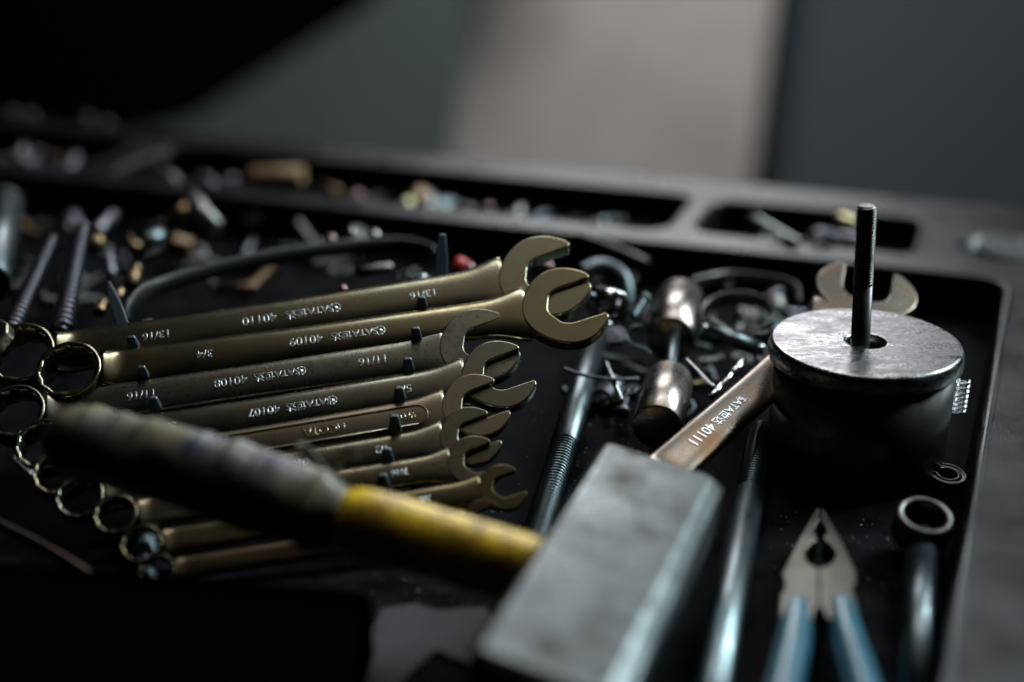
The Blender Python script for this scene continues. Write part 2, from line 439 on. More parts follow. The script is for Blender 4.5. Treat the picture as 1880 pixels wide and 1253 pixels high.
T = [
    [('13/16', fr(0, 284), 5.6, ''), ('40110', fr(0, 470), 6.2, ''), ('SATA\u4e16\u8fbe', fr(0, 562), 4.9, ''), ('*', fr(0, 610), 4.6, ''), ('13/16', fr(0, 772), 5.6, '')],
    [('3/4', fr(1, 372), 5.6, ''), ('40109', fr(1, 555), 5.9, ''), ('SATA\u4e16\u8fbe', fr(1, 644), 4.7, ''), ('*', fr(1, 692), 4.4, '')],
    [('11/16', fr(2, 256), 5.6, ''), ('40108', fr(2, 417), 5.7, ''), ('SATA\u4e16\u8fbe', fr(2, 502), 4.5, ''), ('*', fr(2, 547), 4.2, ''), ('11/16', fr(2, 680), 5.8, '')],
    [('5/8', fr(3, 305), 5.2, ''), ('40107', fr(3, 478), 5.4, ''), ('SATA\u4e16\u8fbe', fr(3, 560), 4.4, ''), ('*', fr(3, 604), 4.2, ''), ('5/8', fr(3, 737), 5.4, '')],
    [('LICOTA', fr(4, 590), 5.0, 'dull'), ('9/16', fr(4, 742), 4.4, 'dull')],
    [('1/2', fr(5, 696), 4.6, ''), ('40105', fr(5, 545), 4.4, '')],
    [('7/16', fr(6, 728), 4.0, '')],
    [('3/8', fr(7, 775), 3.6, '')],
    [],
]
LB = ['largest combination wrench in the rack, stamped 13/16 and 40110, farthest row',
      'combination wrench stamped 3/4 and 40109, wide open jaw sticking out past the others',
      'combination wrench stamped 11/16 and 40108 with dark specks on its jaw',
      'combination wrench stamped 5/8 and 40107, directly above the one with the recessed panel',
      'combination wrench with a sunken panel lettered LICOTA along its shank',
      'small combination wrench stamped 1/2, just below the sunken panel wrench',
      'small grimy combination wrench stamped 7/16, its shank next to the yellow handle',
      'little wrench whose open jaw peeks out above the yellow hammer handle',
      'smallest wrench, mostly under the hammer handle, nearest ring at lower left']
ringPs = []; jawPs = []
WM = []
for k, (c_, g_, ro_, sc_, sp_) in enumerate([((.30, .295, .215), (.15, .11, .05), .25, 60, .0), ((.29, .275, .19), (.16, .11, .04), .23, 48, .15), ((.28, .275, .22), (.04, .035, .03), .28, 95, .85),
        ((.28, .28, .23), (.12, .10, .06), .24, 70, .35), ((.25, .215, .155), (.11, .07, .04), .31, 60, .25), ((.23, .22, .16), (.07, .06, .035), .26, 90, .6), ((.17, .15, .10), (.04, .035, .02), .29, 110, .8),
        ((.12, .10, .055), (.05, .04, .02), .29, 110, .7), ((.07, .05, .03), (.04, .03, .02), .31, 110, .8)]):  # last, smallest wrenches darkened: the shade at lower left is in their colour
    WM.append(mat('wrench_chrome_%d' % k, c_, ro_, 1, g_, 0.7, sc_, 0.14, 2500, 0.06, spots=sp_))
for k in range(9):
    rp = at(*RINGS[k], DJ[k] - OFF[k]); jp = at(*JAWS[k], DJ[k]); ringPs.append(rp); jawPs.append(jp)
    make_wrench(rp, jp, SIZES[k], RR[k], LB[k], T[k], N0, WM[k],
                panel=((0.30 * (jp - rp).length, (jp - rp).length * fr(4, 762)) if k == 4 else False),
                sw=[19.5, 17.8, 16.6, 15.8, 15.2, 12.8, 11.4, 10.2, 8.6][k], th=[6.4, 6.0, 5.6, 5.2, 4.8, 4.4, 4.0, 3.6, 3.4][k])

# the wrench rack: two slotted bars with teeth between the wrenches
rack = thing('wrench_rack', 'black plastic wrench rack with pointed teeth rising between the wrenches', 'rack', loc=ringPs[4])
rack_inv = Matrix.Translation(-ringPs[4])
def tooth(base, tip, w0, w1):
    base = Vector(base) - ringPs[4]; tip = Vector(tip) - ringPs[4]
    ax = tip - base; L = ax.length; z = ax.normalized(); x = Vector((1, 0.1, 0)); x = (x - z * x.dot(z)).normalized(); y = z.cross(x)
    v = []
    for q, ww, dd in ((0, w0, w0 * 0.6), (0.7, w0 * 0.85, w0 * 0.5), (1.0, w1, w1 * 0.6)):
        for a, b in ((-1, -1), (1, -1), (1, 1), (-1, 1)):
            v.append(base + z * L * q + x * ww * a / 2 + y * dd * b / 2)
    f = [(3, 2, 1, 0), (8, 9, 10, 11)]
    for j in (0, 4):
        for i in range(4): f.append((j + i, j + (i + 1) % 4, j + 4 + (i + 1) % 4, j + 4 + i))
    return obj('tooth', v, f, M['rack'], rack, bevel=0.7, seg=3)
nR = N0.normalized()
def boundary(px, py, k):      # a point between rows k and k+1 at this picture column
    fa = (px - RINGS[k][0]) / (JAWS[k][0] - RINGS[k][0]); pa = ringPs[k].lerp(jawPs[k], fa)
    return at(px, py, (pa - Vector((0, 0, H))).dot(Vector((0, cP, -sP))) - 5)
for (px, py, k, tall) in [(777, 575, 0, 9), (766, 632, 1, 9), (752, 690, 2, 9.5), (736, 742, 3, 9), (728, 805, 4, 12), (714, 858, 5, 10), (706, 902, 6, 9),
                          (248, 648, 0, 9), (266, 703, 1, 9), (288, 760, 2, 9)]:
    b = boundary(px, py, k); tooth(b - nR * 12, b + nR * 3.0 + Vector((-0.6, 0, tall - 3)), 6.0, 3.4)
b = at(806, 525, 656); tooth(b - Vector((0, 0, 12)), at(812, 430, 664), 7.0, 3.4)
b = at(243, 615, 640); tooth(b - Vector((0, 0, 12)), at(198, 517, 652), 6.0, 1.8)
for px in (770, 262):
    pts = []
    for k in range(9):
        f_ = (px + 0 * k - RINGS[k][0]) / (JAWS[k][0] - RINGS[k][0]); q = ringPs[k].lerp(jawPs[k], min(f_, 0.9))
        pts.append(q - nR * 8 - ringPs[4])
    obj('rack_bar', *tube([pts[0] + (pts[0] - pts[1])] + pts + [pts[-1] + (pts[-1] - pts[-2])], 4.5, 12), M['rack'], rack)

# dark jaw of a further wrench at the left edge
ck = frame(at(-42, 622, 600), at(20, 610, 596) - at(-42, 622, 600), (0.1, -0.5, 0.85))
o = obj('flat_bar', *prism([(-30, -11), (8, -11), (14, -8), (17, -2), (16, 3), (5, 11), (-30, 13)], -3, 3), M['satin_dull'], bevel=1.3, M4=ck)
tag(o, 'rounded end of a dark flat steel bar at the left edge over the biggest ring', 'bar')

# the single loose wrench leaning behind the drum
n2 = Vector((0.0, -math.sin(R(22)), math.cos(R(22))))
jp = at(1588, 543, 690); tp_ = at(1290, 775, 612)
dr = (tp_ - jp).normalized(); rp = at(1168, 912, 574)
def frx(px, py, d): return (at(px, py, d) - rp).dot((jp - rp).normalized()) / (jp - rp).length
make_wrench(rp, jp, 22.6, 14.0, 'heat stained combination wrench stamped 40111, leaning from the hammer head to behind the steel drum',
            [('40111', frx(1263, 800, 606), 6.6, ''), ('SATA\u4e16\u8fbe', frx(1318, 757, 618), 5.2, ''), ('*', frx(1345, 736, 624), 5.0, '')],
            n2, mat('heat_stained_chrome', (0.20, 0.195, 0.17), 0.27, 1, (0.13, 0.065, 0.03), 0.9, 34, 0.1, 2500, 0.06, spots=0.15), phi=24, sw=18.5, th=6.6, group=None)

# ------------------------------------------------------------------ steel drum with threaded rod
cc = at(1590, 626, 620)
drum = thing('steel_drum', 'heavy round steel drum with a threaded rod standing in its centre hole', 'drum', loc=(cc.x, cc.y, 0))
zt = cc.z
obj('drum_body', *lathe([(9, 1), (38, 1), (39.2, 2.5), (39.2, zt - 9), (9, zt - 9)], 96, True), M['dark'], drum)
obj('cap', *lathe([(8.2, zt - 9), (40.5, zt - 9.0), (41.6, zt - 7.8), (41.9, zt - 4.5), (41.6, zt - 2.4), (40.9, zt - 0.9), (40.4, zt - 0.25), (39.8, zt), (39.2, zt), (36, zt), (14, zt), (9.8, zt), (9.2, zt), (8.5, zt - 0.5)], 128, True), M['cap'], drum)
rod = obj('threaded_rod', *join(shift(lathe([(4.1, 0), (4.1, zt + 26)], 28), (0, 0, 0)), shift(thread(4.35, 0, 36, 1.2, 0.75, 32, 6), (0, 0, zt + 25.5))), M['dark'], drum)
rod.rotation_euler = (0, R(-2.5), 0)

# ------------------------------------------------------------------ hammer
zT = 55
A, B, C_, D_ = onz(1100, 806, 57), onz(1350, 872, 49), onz(868, 1196, 53), onz(1138, 1300, 44)
mid = (A + B + C_ + D_) / 4; ax = ((A + B) / 2 - (C_ + D_) / 2); HL = ax.length; HW = ((B - A).length + (D_ - C_).length) / 2
sd = ((B - A) + (D_ - C_)).normalized(); hn = sd.cross(ax).normalized()
if hn.z < 0: hn = -hn
HH = 38
M4 = frame(mid - hn * HH / 2, ax, hn)
ham = thing('club_hammer', 'club hammer with a worn steel block head and yellow handle wrapped in black tape', 'hammer', M4=M4)
def block(L, W, Hh, ch, er):
    # octagonal-ish bar with long chamfers and rounded ends
    w2, h2 = W / 2, Hh / 2; sec = [(w2, -h2 + ch), (w2, h2 - ch * 0.55), (w2 - ch * 0.9, h2), (-w2 + ch * 0.35, h2), (-w2, h2 - ch * 0.35), (-w2, -h2 + ch), (-w2 + ch, -h2), (w2 - ch, -h2)]
    v = []; f = []
    xs = [(-L / 2, 0.86), (-L / 2 + er, 1.0), (L / 2 - er, 1.0), (L / 2, 0.88)]
    for x, k in xs:
        for y, z in sec: v.append((x, -y * k, z * k))
    n = 8
    for j in range(3):
        for i in range(n): f.append((j * n + i, j * n + (i + 1) % n, (j + 1) * n + (i + 1) % n, (j + 1) * n + i))
    f.append(tuple(range(n))[::-1]); f.append(tuple(3 * n + i for i in range(n)))
    return v, f
obj('head', *block(HL, HW, HH, 7, 3.5), M['head'], ham, bevel=3.6, seg=5, angle=12)
inv = M4.inverted()
def loc(p): return (inv @ (Vector(p) * MM)) / MM
h0 = Vector(((A + C_) / 2 * 0.5 + (B + D_) / 2 * 0.5)) - hn * HH / 2
hd = at(84, 798, 528)
h0 = h0 + Vector((0, -1, 3))
far = (hd - h0).normalized()
pth = [h0 - far * 22, h0, h0.lerp(hd, 0.25), h0.lerp(hd, 0.455)]
rd = [11.0, 11.5, 12.0, 12.6]
def tube_seg(a, b, ra, rb, K, bend=0):
    return None
P1 = smooth_path(pth, 8); rads = [11.5 + 2.4 * min(1, i / 20) for i in range(len(P1))]
for i_ in range(5): rads[-1 - i_] *= (0.55, 0.82, 0.93, 0.98, 1.0)[i_]
obj('handle', *tube([loc(p) for p in P1], rads, 32, 0.82, up=inv.to_3x3() @ Vector((0, 0, 1))), M['yellow'], ham)
# taped grip with the ridges of the winding
K = 150; gp = []; gr = []
start = h0.lerp(hd, 0.44)
for i in range(K + 1):
    q = i / K; p = start.lerp(hd, q) + Vector((0, 0, 2.5 * math.sin(q * math.pi)))
    r = 13.6 + 1.8 * math.sin(q * math.pi * 0.9) + 0.7 * math.sin(q * 5 + 1)
    r += 1.0 * (((q * 8.0 + 0.25 * math.sin(q * 17)) % 1.0) - 0.5)
    if q < 0.08: r -= 2.2 * (1 - q / 0.08)
    if q > 0.86: r *= max(0.02, 1 - ((q - 0.86) / 0.14) ** 2.2) ** 0.6
    gp.append(loc(p)); gr.append(r)
gv, gf = tube(gp, gr, 40, 0.88, up=inv.to_3x3() @ Vector((0, 0, 1)))
gv = [Vector(v) + Vector((noise.noise(Vector(v) * 0.09), noise.noise(Vector(v) * 0.09 + Vector((9, 0, 0))), noise.noise(Vector(v) * 0.09 + Vector((0, 9, 0))))) * 1.0 for v in gv]
obj('taped_grip', gv, gf, M['tape'], ham)
for (px, py, d, dx, dz, wdt) in [(590, 862, 512, -6, 7, 5), (612, 880, 508, 4, 9, 4), (628, 905, 506, 3, -3, 5)]:
    p = at(px, py, d); q = p + Vector((dx, 2, dz)); r_ = q + Vector((dx * 0.8 + 2, -2, dz * 0.1))
    obj('tape_flap', *tube(smooth_path([loc(p - Vector((0, 0, 4))), loc(p), loc(q), loc(r_)], 5), wdt * 0.5, 10, 0.35), M['tape'], ham)

# ------------------------------------------------------------------ pliers
ZP = 17
def up2(pts, z=ZP): return [(onz(px, py, z).x, onz(px, py, z).y) for px, py in pts]
pc = onz(1505, 1040, 0)
pl = thing('pliers', 'combination pliers with bare steel jaws and blue handles lying by the drum', 'pliers', loc=(pc.x, pc.y, 0))
def plo(pts): return [(x - pc.x, y - pc.y) for x, y in up2(pts)]
Lh = [(1503.5, 932), (1503.5, 955), (1497, 964), (1494, 974), (1500, 984), (1500, 991), (1487, 999), (1477, 1012), (1480, 1028), (1491, 1039), (1503.5, 1043), (1503.5, 1116), (1496, 1118), (1492, 1136), (1433, 1134), (1434, 1092), (1441, 1082), (1441, 1066), (1436, 1054), (1462, 1000), (1498, 933)]
Rh = [(1506, 932), (1512, 934), (1545, 992), (1570, 1046), (1572, 1064), (1565, 1078), (1566, 1088), (1571, 1100), (1573, 1134), (1517, 1136), (1513, 1118), (1504.5, 1116), (1504.5, 1043), (1522, 1038), (1533, 1026), (1534, 1012), (1522, 998), (1511, 990), (1512, 985), (1518, 975), (1514, 965), (1507, 955)]
M['plier'] = mat('plier_steel', (0.085, 0.08, 0.068), 0.40, 1, (0.05, 0.04, 0.03), 0.7, 60, 0.3, 1500, 0.06)
obj('jaw', *prism(plo(Lh), ZP - 9, ZP), M['plier'], pl, bevel=0.8)
obj('jaw', *prism(plo(Rh), ZP - 9, ZP), M['plier'], pl, bevel=0.8)
for pts in ([(1464, 1118), (1459, 1165), (1445, 1235), (1431, 1300), (1424, 1380)], [(1545, 1118), (1553, 1165), (1574, 1235), (1592, 1300), (1602, 1380)]):
    c3 = []
    for px, py in pts: p = onz(px, py, ZP - 4.5); c3.append(p - Vector((pc.x, pc.y, 0)))
    sp = smooth_path(c3, 6)
    obj('handle', *tube(sp, [5.6 + 0.8 * min(1, i / 8) for i in range(len(sp))], 24, 0.95), M['blue'], pl)

# ------------------------------------------------------------------ rods, bolts and tubes on the floor
def rod_thing(name, label, cat, a, b, r, m, th_len=0, pitch=1.6, th_at='b', depth=0.8, group=None):
    a = Vector(a); b = Vector(b); L = (b - a).length
    root = thing(name, label, cat, M4=frame_z(a, b - a), group=group)
    s0, s1 = (0, L - th_len) if th_at == 'b' else (th_len, L)
    obj('shank', *lathe([(r - 0.8, s0), (r, s0 + 0.8), (r, s1 - 0.8), (r - 0.8, s1)], 40), m, root)
    if th_len:
        t0, t1 = (s1 - 0.5, L) if th_at == 'b' else (0, s0 + 0.5)
        obj('thread', *thread(r - 0.15, t0, t1, pitch, depth, 36, 8), m, root)
    return root
rod_thing('steel_stud', 'long oily steel stud with its threaded end beside the hammer head', 'stud',
          onz(1096, 618, 8), onz(980, 1010, 8), 6.6, M['bolt'], (onz(1042, 822, 8) - onz(980, 1010, 8)).length, 2.6, depth=1.5)
rod_thing('steel_stud', 'second long steel stud, brown threaded tip up, running to the bottom edge by the pliers', 'stud',
          onz(1398, 793, 8), onz(1296, 1330, 8), 6.4, M['bolt'], 62, 2.4, 'a', depth=1.4)
bar = thing('socket_wrench', 'long round bar with an open ring socket on its end, right of the pliers', 'socket wrench', loc=onz(1692, 1000, 6))
o0 = onz(1692, 1000, 6)
obj('bar', *tube([onz(1692, 990, 8) - o0, onz(1690, 1100, 7) - o0, onz(1682, 1300, 7) - o0], [6.5, 6.3, 6.3], 28), M['bolt'], bar)
ms = frame_z(at(1693, 962, 0) * 0 + (onz(1693, 965, 14) - o0), (0.05, -0.25, 1))
obj('socket_ring', *lathe([(8.2, -7), (10.4, -7), (11.2, -5), (11.2, 4.5), (10.4, 6), (8.8, 6), (8.0, 5)], 56, True), M['dark'], bar, M4=ms)
o = obj('bearing_ring', *lathe([(4.2, 0), (8.0, 0), (8.7, 1), (8.7, 5), (8.0, 6), (7.2, 6), (7.0, 5.4), (5.4, 5.4), (5.2, 6), (4.4, 6), (4.0, 5)], 48, True), M['dark'], M4=frame_z(onz(1735, 890, 1), (0.05, -0.12, 1)))
tag(o, 'small dark bearing ring lying beside the right wall of the tray', 'ring')
hp = []
b0 = onz(1762, 770, 3)
for i in range(7 * 20 + 1):
    a = 2 * math.pi * i / 20; hp.append((3.3 * math.cos(a), 3.3 * math.sin(a), 2.4 * i / 20))
o = obj('coil_spring', *tube(hp, 0.45, 8), M['chrome'], M4=frame_z(at(1757, 760, 652), (0.04, 0.02, 1)))
tag(o, 'small bright coil spring standing behind the drum at its right', 'spring')

# two steel rollers joined by a pin
def cyl_thing(name, label, cat, a, b, r, m, hole=0, group=None, hollow=False, n=56):
    a = Vector(a); b = Vector(b); L = (b - a).length
    if hole: pr = [(hole, 0), (r - 0.8, 0), (r, 0.8), (r, L - 0.8), (r - 0.8, L), (hole, L), (hole - 0.01, L - 0.6), (hole - 0.01, 0.6)]; me = lathe(pr, n, True)
    else: me = lathe([(r - 0.8, 0), (r, 0.8), (r, L - 0.8), (r - 0.8, L)], n)
    o = obj(name, *me, m, M4=frame_z(a, b - a)); tag(o, label, cat, group); return o
M['roller'] = mat('worn_roller_steel', (0.33, 0.30, 0.27), 0.30, 1, (0.12, 0.08, 0.06), 0.55, 130, 0.4, 1500, 0.10, spots=0.8)
rl = thing('shaft_coupling', 'two worn steel rollers joined end to end by a thin pin', 'coupling', loc=onz(1228, 660, 20))
q0 = onz(1228, 660, 20)
def rel_cyl(name, a, b, r, m, parent, base):
    L = (b - a).length
    obj(name, *lathe([(0.1, 0), (r - 2.2, 0), (r, 2.0), (r, L - 0.8), (r - 0.8, L), (0.1, L)], 64), m, parent, M4=frame_z(Vector(a) - base, b - a))
rel_cyl('roller', onz(1229, 698, 24), onz(1207, 786, 20), 11.3, M['roller'], rl, q0)
rel_cyl('roller', onz(1249, 548, 30), onz(1231, 624, 26), 12.4, M['roller'], rl, q0)
rel_cyl('pin', onz(1238, 610, 30), onz(1228, 712, 25), 3.0, M['bolt'], rl, q0)

sk = thing('socket', 'short chrome socket with its dark open end facing right, beyond the widest jaw', 'socket', M4=frame_z(at(1098, 553, 700), at(1142, 574, 676) - at(1098, 553, 700)))
obj('socket_body', *lathe([(5.8, 0.4), (7.2, 0), (8.0, 1), (8.0, 8), (9.0, 10), (9.0, 19), (8.4, 19.6), (7.2, 19.6), (6.6, 18.8), (6.6, 2)], 48, True), M['chrome'], sk)
def wire(name, label, cat, pts, r, m, closed=False, squash=1.0, k=8, n=10):
    p0 = Vector(pts[0]); sp = smooth_path([Vector(p) - p0 for p in pts], k)
    o = obj(name, *tube(sp, r, n, squash), m); o.location = p0 * MM; return tag(o, label, cat)
wire('curved_pipe', 'dark bent pipe arching behind the chrome socket', 'pipe', [at(1070, 500, 765), at(1100, 490, 768), at(1128, 497, 768), at(1146, 518, 765), at(1150, 560, 760)], 4.6, M['bolt'], n=20)
wire('steel_pin', 'pale pin seen through the open jaw of the widest wrench', 'pin', [at(1024, 536, 668), at(1092, 546, 674)], 2.3, M['bolt'], n=16)
wire('feeler_rod', 'thin blurred rod slanting down behind the jaws with a bright tip', 'rod', [at(1062, 432, 845), at(1125, 455, 825), at(1190, 484, 800)], 2.6, M['dark'], n=14)
wire('wire_piece', 'slightly bent wire lying across the long stud', 'wire', [at(1036, 678, 668), at(1075, 690, 664), at(1125, 697, 664), at(1172, 696, 668)], 0.9, M['bolt'])
wire('hook', 'thin S shaped wire hook left of the steel rollers', 'hook', [at(1178, 599, 690), at(1158, 602, 690), at(1149, 617, 688), at(1160, 634, 684), at(1182, 640, 682), at(1194, 650, 680)], 0.8, M['bolt'])
wire('nail', 'short pointed nail standing across the bent wire', 'nail', [at(1112, 664, 672), at(1122, 690, 668), at(1142, 738, 660)], [0.9] * 8 + [1.3] * 9, M['steel'], k=8)
wire('needle_pin', 'slim bright needle pin lying right of the lower roller', 'pin', [at(1260, 660, 668), at(1311, 712, 655)], 0.9, M['chrome'])
def segs(name, label, cat, a, b, cuts, r, m):
    a = Vector(a); b = Vector(b); L = (b - a).length; pr = []
    root = obj(name, *join(*[lathe([(r - 0.3, L * c0), (r, L * c0 + 0.4), (r, L * c1 - 0.4), (r - 0.3, L * c1)], 6) for c0, c1 in cuts] + [lathe([(r * 0.55, 0), (r * 0.55, L)], 12)]), m, M4=frame_z(a, b - a))
    return tag(root, label, cat)
segs('driver_bit', 'bright notched driver bit lying along the edge of the stained wrench', 'bit', at(1305, 730, 650), at(1368, 660, 672), [(0.0, 0.33), (0.62, 0.95)], 1.7, M['chrome'])
def hexnut(label, p, r, hgt, m, tilt=(0, 0, 1), name='hex_nut'):
    n = 6; out = [(r * math.cos(R(60 * i)), r * math.sin(R(60 * i))) for i in range(6)]; v = []; f = []
    N = 24
    for z in (0, hgt):
        for i in range(N):
            a = 2 * math.pi * i / N; ph = (a % R(60)) - R(30); rr = r * math.cos(R(30)) / math.cos(ph); v.append((rr * math.cos(a), rr * math.sin(a), z))
        for i in range(N):
            a = 2 * math.pi * i / N; v.append((r * 0.52 * math.cos(a), r * 0.52 * math.sin(a), z))
    for i in range(N):
        j = (i + 1) % N
        f += [(i, j, 2 * N + j, 2 * N + i), (N + i, N + j, 3 * N + j, 3 * N + i), (i, j, N + j, N + i), (2 * N + i, 2 * N + j, 3 * N + j, 3 * N + i)]
    o = obj(name, v, f, m, bevel=0.4, seg=2, M4=frame_z(p, tilt)); return tag(o, label, 'nut')
wn = thing('wing_nut', 'tiny brass wing nut on the tray floor left of the lower roller', 'nut', loc=onz(1110, 745, 4))
obj('nut_body', *lathe([(2.6, -3), (2.2, 3)], 20), M['brass'], wn)
obj('wing', *tube([(-2, 0, 0), (-5, 0, 1.4), (-6.5, 0, 2.2)], [1.2, 1.8, 0.9], 10, 0.5), M['brass'], wn)
obj('wing', *tube([(2, 0, 0), (5, 0, 1.4), (6.5, 0, 2.2)], [1.2, 1.8, 0.9], 10, 0.5), M['brass'], wn)

def bolt_thing(label, a, b, r, m, head=1.9, group=None, name='small_bolt'):
    a = Vector(a); b = Vector(b); L = (b - a).length
    root = thing(name, label, 'bolt', M4=frame_z(a, b - a), group=group)
    obj('bolt_head', *lathe([(r * head * 0.9, 0), (r * head, 0.5), (r * head, r * 1.2), (r, r * 1.3)], 6), m, root, smooth=False, bevel=0.3)
    obj('thread', *thread(r, r * 1.25, L, max(0.8, r * 0.35), r * 0.15, 16, 5), m, root)
    return root
bolt_thing('small bolt with a bright head between the socket and the upper roller', at(1185, 546, 700), at(1162, 584, 680), 2.0, M['bolt'], 1.6)
bolt_thing('pale pink tinted bolt end glimpsed through the farthest jaw', at(992, 487, 735), at(1012, 492, 725), 2.6, M['pinkish'], 1.3)

# hose clamp
hc = thing('hose_clamp', 'round steel hose clamp with a bright screw housing, left of the drum', 'clamp', M4=frame_z(at(1354, 582, 716), (-0.10, -0.22, 1)))
obj('band', *lathe([(17.6, -4), (18.2, -4), (18.2, 4), (17.6, 4)], 72, True), M['dark'], hc)
hs = hc.matrix_world.inverted()
pa, pb = at(1298, 605, 695), at(1392, 640, 688)
def hcl(p): return (hs @ (Vector(p) * MM)) / MM
obj('screw_housing', *tube([hcl(pa), hcl(pb)], 3.4, 20, 1.25), M['bolt'], hc)
obj('clamp_screw', *tube([hcl(at(1285, 600, 696)), hcl(pa), hcl(pb), hcl(at(1404, 645, 687))], [2.0, 2.2, 2.2, 3.4], 16), M['chrome'], hc)
obj('band_tail', *tube(smooth_path([hcl(at(1300, 590, 698)), hcl(at(1345, 612, 694)), hcl(at(1380, 620, 694)), hcl(at(1425, 610, 698))], 6), 2.6, 12, 0.2), M['chrome'], hc)
wire('perforated_strap', 'dark perforated metal strap curling behind the hose clamp', 'strap', [at(1270, 520, 770), at(1330, 508, 790), at(1400, 512, 790), at(1460, 528, 770), at(1468, 560, 750)], 3.2, M['dark'], squash=0.3)

# ------------------------------------------------------------------ left side clutter
def auger(label, a, b, r0, r1, m, pitch, group=None):
    a = Vector(a); b = Vector(b); L = (b - a).length; n = 28; spp = 12; k = int(L / pitch * spp); v = []; f = []
    for j in range(k + 1):
        z = L * j / k
        for i in range(n):
            an = 2 * math.pi * i / n; ph = (z / pitch - i / n) % 1; r = r0 + (r1 - r0) * z / L
            rr = r * (0.56 + 0.44 * math.exp(-((ph - 0.5) / 0.26) ** 4)); v.append((rr * math.cos(an), rr * math.sin(an), z))
    for j in range(k):
        for i in range(n): f.append((j * n + i, j * n + (i + 1) % n, (j + 1) * n + (i + 1) % n, (j + 1) * n + i))
    f.append(tuple(range(n))[::-1]); f.append(tuple(k * n + i for i in range(n)))
    o = obj('coarse_screw', v, f, m, M4=frame_z(a, b - a)); return tag(o, label, 'screw', group)
M['gscrew'] = mat('dull_screw_steel', (0.19, 0.185, 0.21), 0.38, 1, (0.08, 0.07, 0.07), 0.5, 100, 0.2, 1500)
auger('coarse threaded screw slanting up at the far left, leftmost of the two', at(18, 612, 662), at(96, 440, 735), 5.0, 3.4, M['gscrew'], 4.0)
auger('coarse threaded screw leaning behind the biggest wrench ring, right one of the two', at(112, 610, 668), at(152, 418, 735), 5.8, 4.2, M['gscrew'], 4.2)
cyl_thing('steel_tube', 'thick steel tube with a soft highlight at the far left edge', 'tube', at(-22, 520, 700), at(8, 372, 820), 11, M['bolt'], hole=8.5)
wire('plastic_loop', 'long black curved plastic handle behind the wrenches', 'handle',
     [at(232, 590, 668), at(240, 560, 672), at(300, 522, 700), at(490, 474, 735), at(690, 450, 765), at(775, 456, 765), at(806, 484, 740), at(790, 530, 715), at(700, 560, 700)], 4.4, M['rubber'], squash=0.6, n=18)
ft = thing('brass_fitting', 'blurred brass and steel pipe fitting lying at a slant in the back left', 'fitting', loc=at(360, 395, 860))
g0 = at(360, 395, 860)
obj('fitting_body', *tube([at(302, 408, 860) - g0, at(352, 385, 860) - g0], [6.0, 7.0], 6), M['brass'], ft)
obj('fitting_nut', *tube([at(350, 368, 862) - g0, at(372, 392, 856) - g0, at(402, 420, 850) - g0], [6.5, 6.0, 4.4], 16), M['steel'], ft)
ft = thing('brass_fitting', 'smaller blurred fitting with a warm end, below the other fitting', 'fitting', loc=at(260, 450, 800))
g0 = at(260, 450, 800)
obj('fitting_body', *tube([at(246, 452, 800) - g0, at(300, 432, 805) - g0], [5.2, 4.4], 16), M['bolt'], ft)
obj('fitting_nut', *tube([at(232, 440, 800) - g0, at(252, 462, 796) - g0], [4.0, 5.0], 6), M['brass'], ft)
sp = 0
for (lb, nm, ct, pa_, pb_, r, mm_) in [
    ('short warm toned plug end catching light, left of the black handle', 'plug', 'plug', at(238, 525, 735), at(252, 492, 745), 3.6, M['brass']),
    ('tiny pale brass stub right beside the needle tooth of the rack', 'stub', 'stub', at(207, 560, 695), at(224, 532, 700), 2.6, M['brass']),
    ('small dark threaded stub upright between screw and fitting', 'stub', 'stub', at(205, 505, 760), at(198, 455, 785), 2.6, M['gscrew']),
    ('dull brown nub above the large wrench near the left screw', 'stub', 'stub', at(180, 575, 690), at(192, 555, 700), 3.2, M['brass']),
    ('grey cylinder stub in shade near the back wall of the well at left', 'stub', 'stub', at(178, 425, 830), at(208, 395, 860), 4.0, M['gscrew']),
    ('rusty knob behind the right coarse screw', 'knob', 'knob', at(166, 455, 780), at(184, 440, 785), 5.0, M['brass']),
]:
    cyl_thing(nm, lb, ct, pa_, pb_, r, mm_, n=20)
def ball(name, label, cat, p, r, m, sq=1.0):
    if name == 'bead': name = 'rivet'; cat = 'rivet'; label = label.replace('bead', 'rivet'); r = r * 0.85; m = M['rivet'] if m is not M['pinkish'] else m
    o = obj(name, *lathe([(0.02, -r * sq)] + [(r * math.cos(R(a)), r * sq * math.sin(R(a))) for a in range(-75, 90, 15)] + [(0.02, r * sq)], 28), m)
    o.location = Vector(p) * MM; return tag(o, label, cat)
ball('bead', 'bright pale bead resting on the black handle, left one', 'bead', at(646, 428, 772), 3.2, M['steel'])
ball('bead', 'grey green bead resting on the black handle, right of the pale one', 'bead', at(688, 432, 772), 3.8, M['bolt'], 0.8)
ball('bead', 'dull pink bead on the black handle, leftmost of three', 'bead', at(608, 440, 765), 3.4, M['pinkish'])
ball('bead', 'pink glinting bead just above the edge of the largest wrench', 'bead', at(630, 532, 690), 2.6, M['pinkish'])
rd_ = thing('red_knob', 'small red knob with a pink metal end behind the farthest jaw', 'knob', M4=frame_z(at(836, 488, 740), at(875, 500, 735) - at(836, 488, 740)))
obj('knob_body', *lathe([(4.0, 0), (5.4, 1), (5.0, 7)], 20), M['red'], rd_)
obj('knob_tip', *lathe([(3.6, 6.8), (3.2, 11)], 20), M['pinkish'], rd_)
cyl_thing('roll_pin', 'blurry dark pin lying under the bend of the black handle', 'pin', at(655, 500, 730), at(720, 492, 735), 3, M['dark'], n=16)

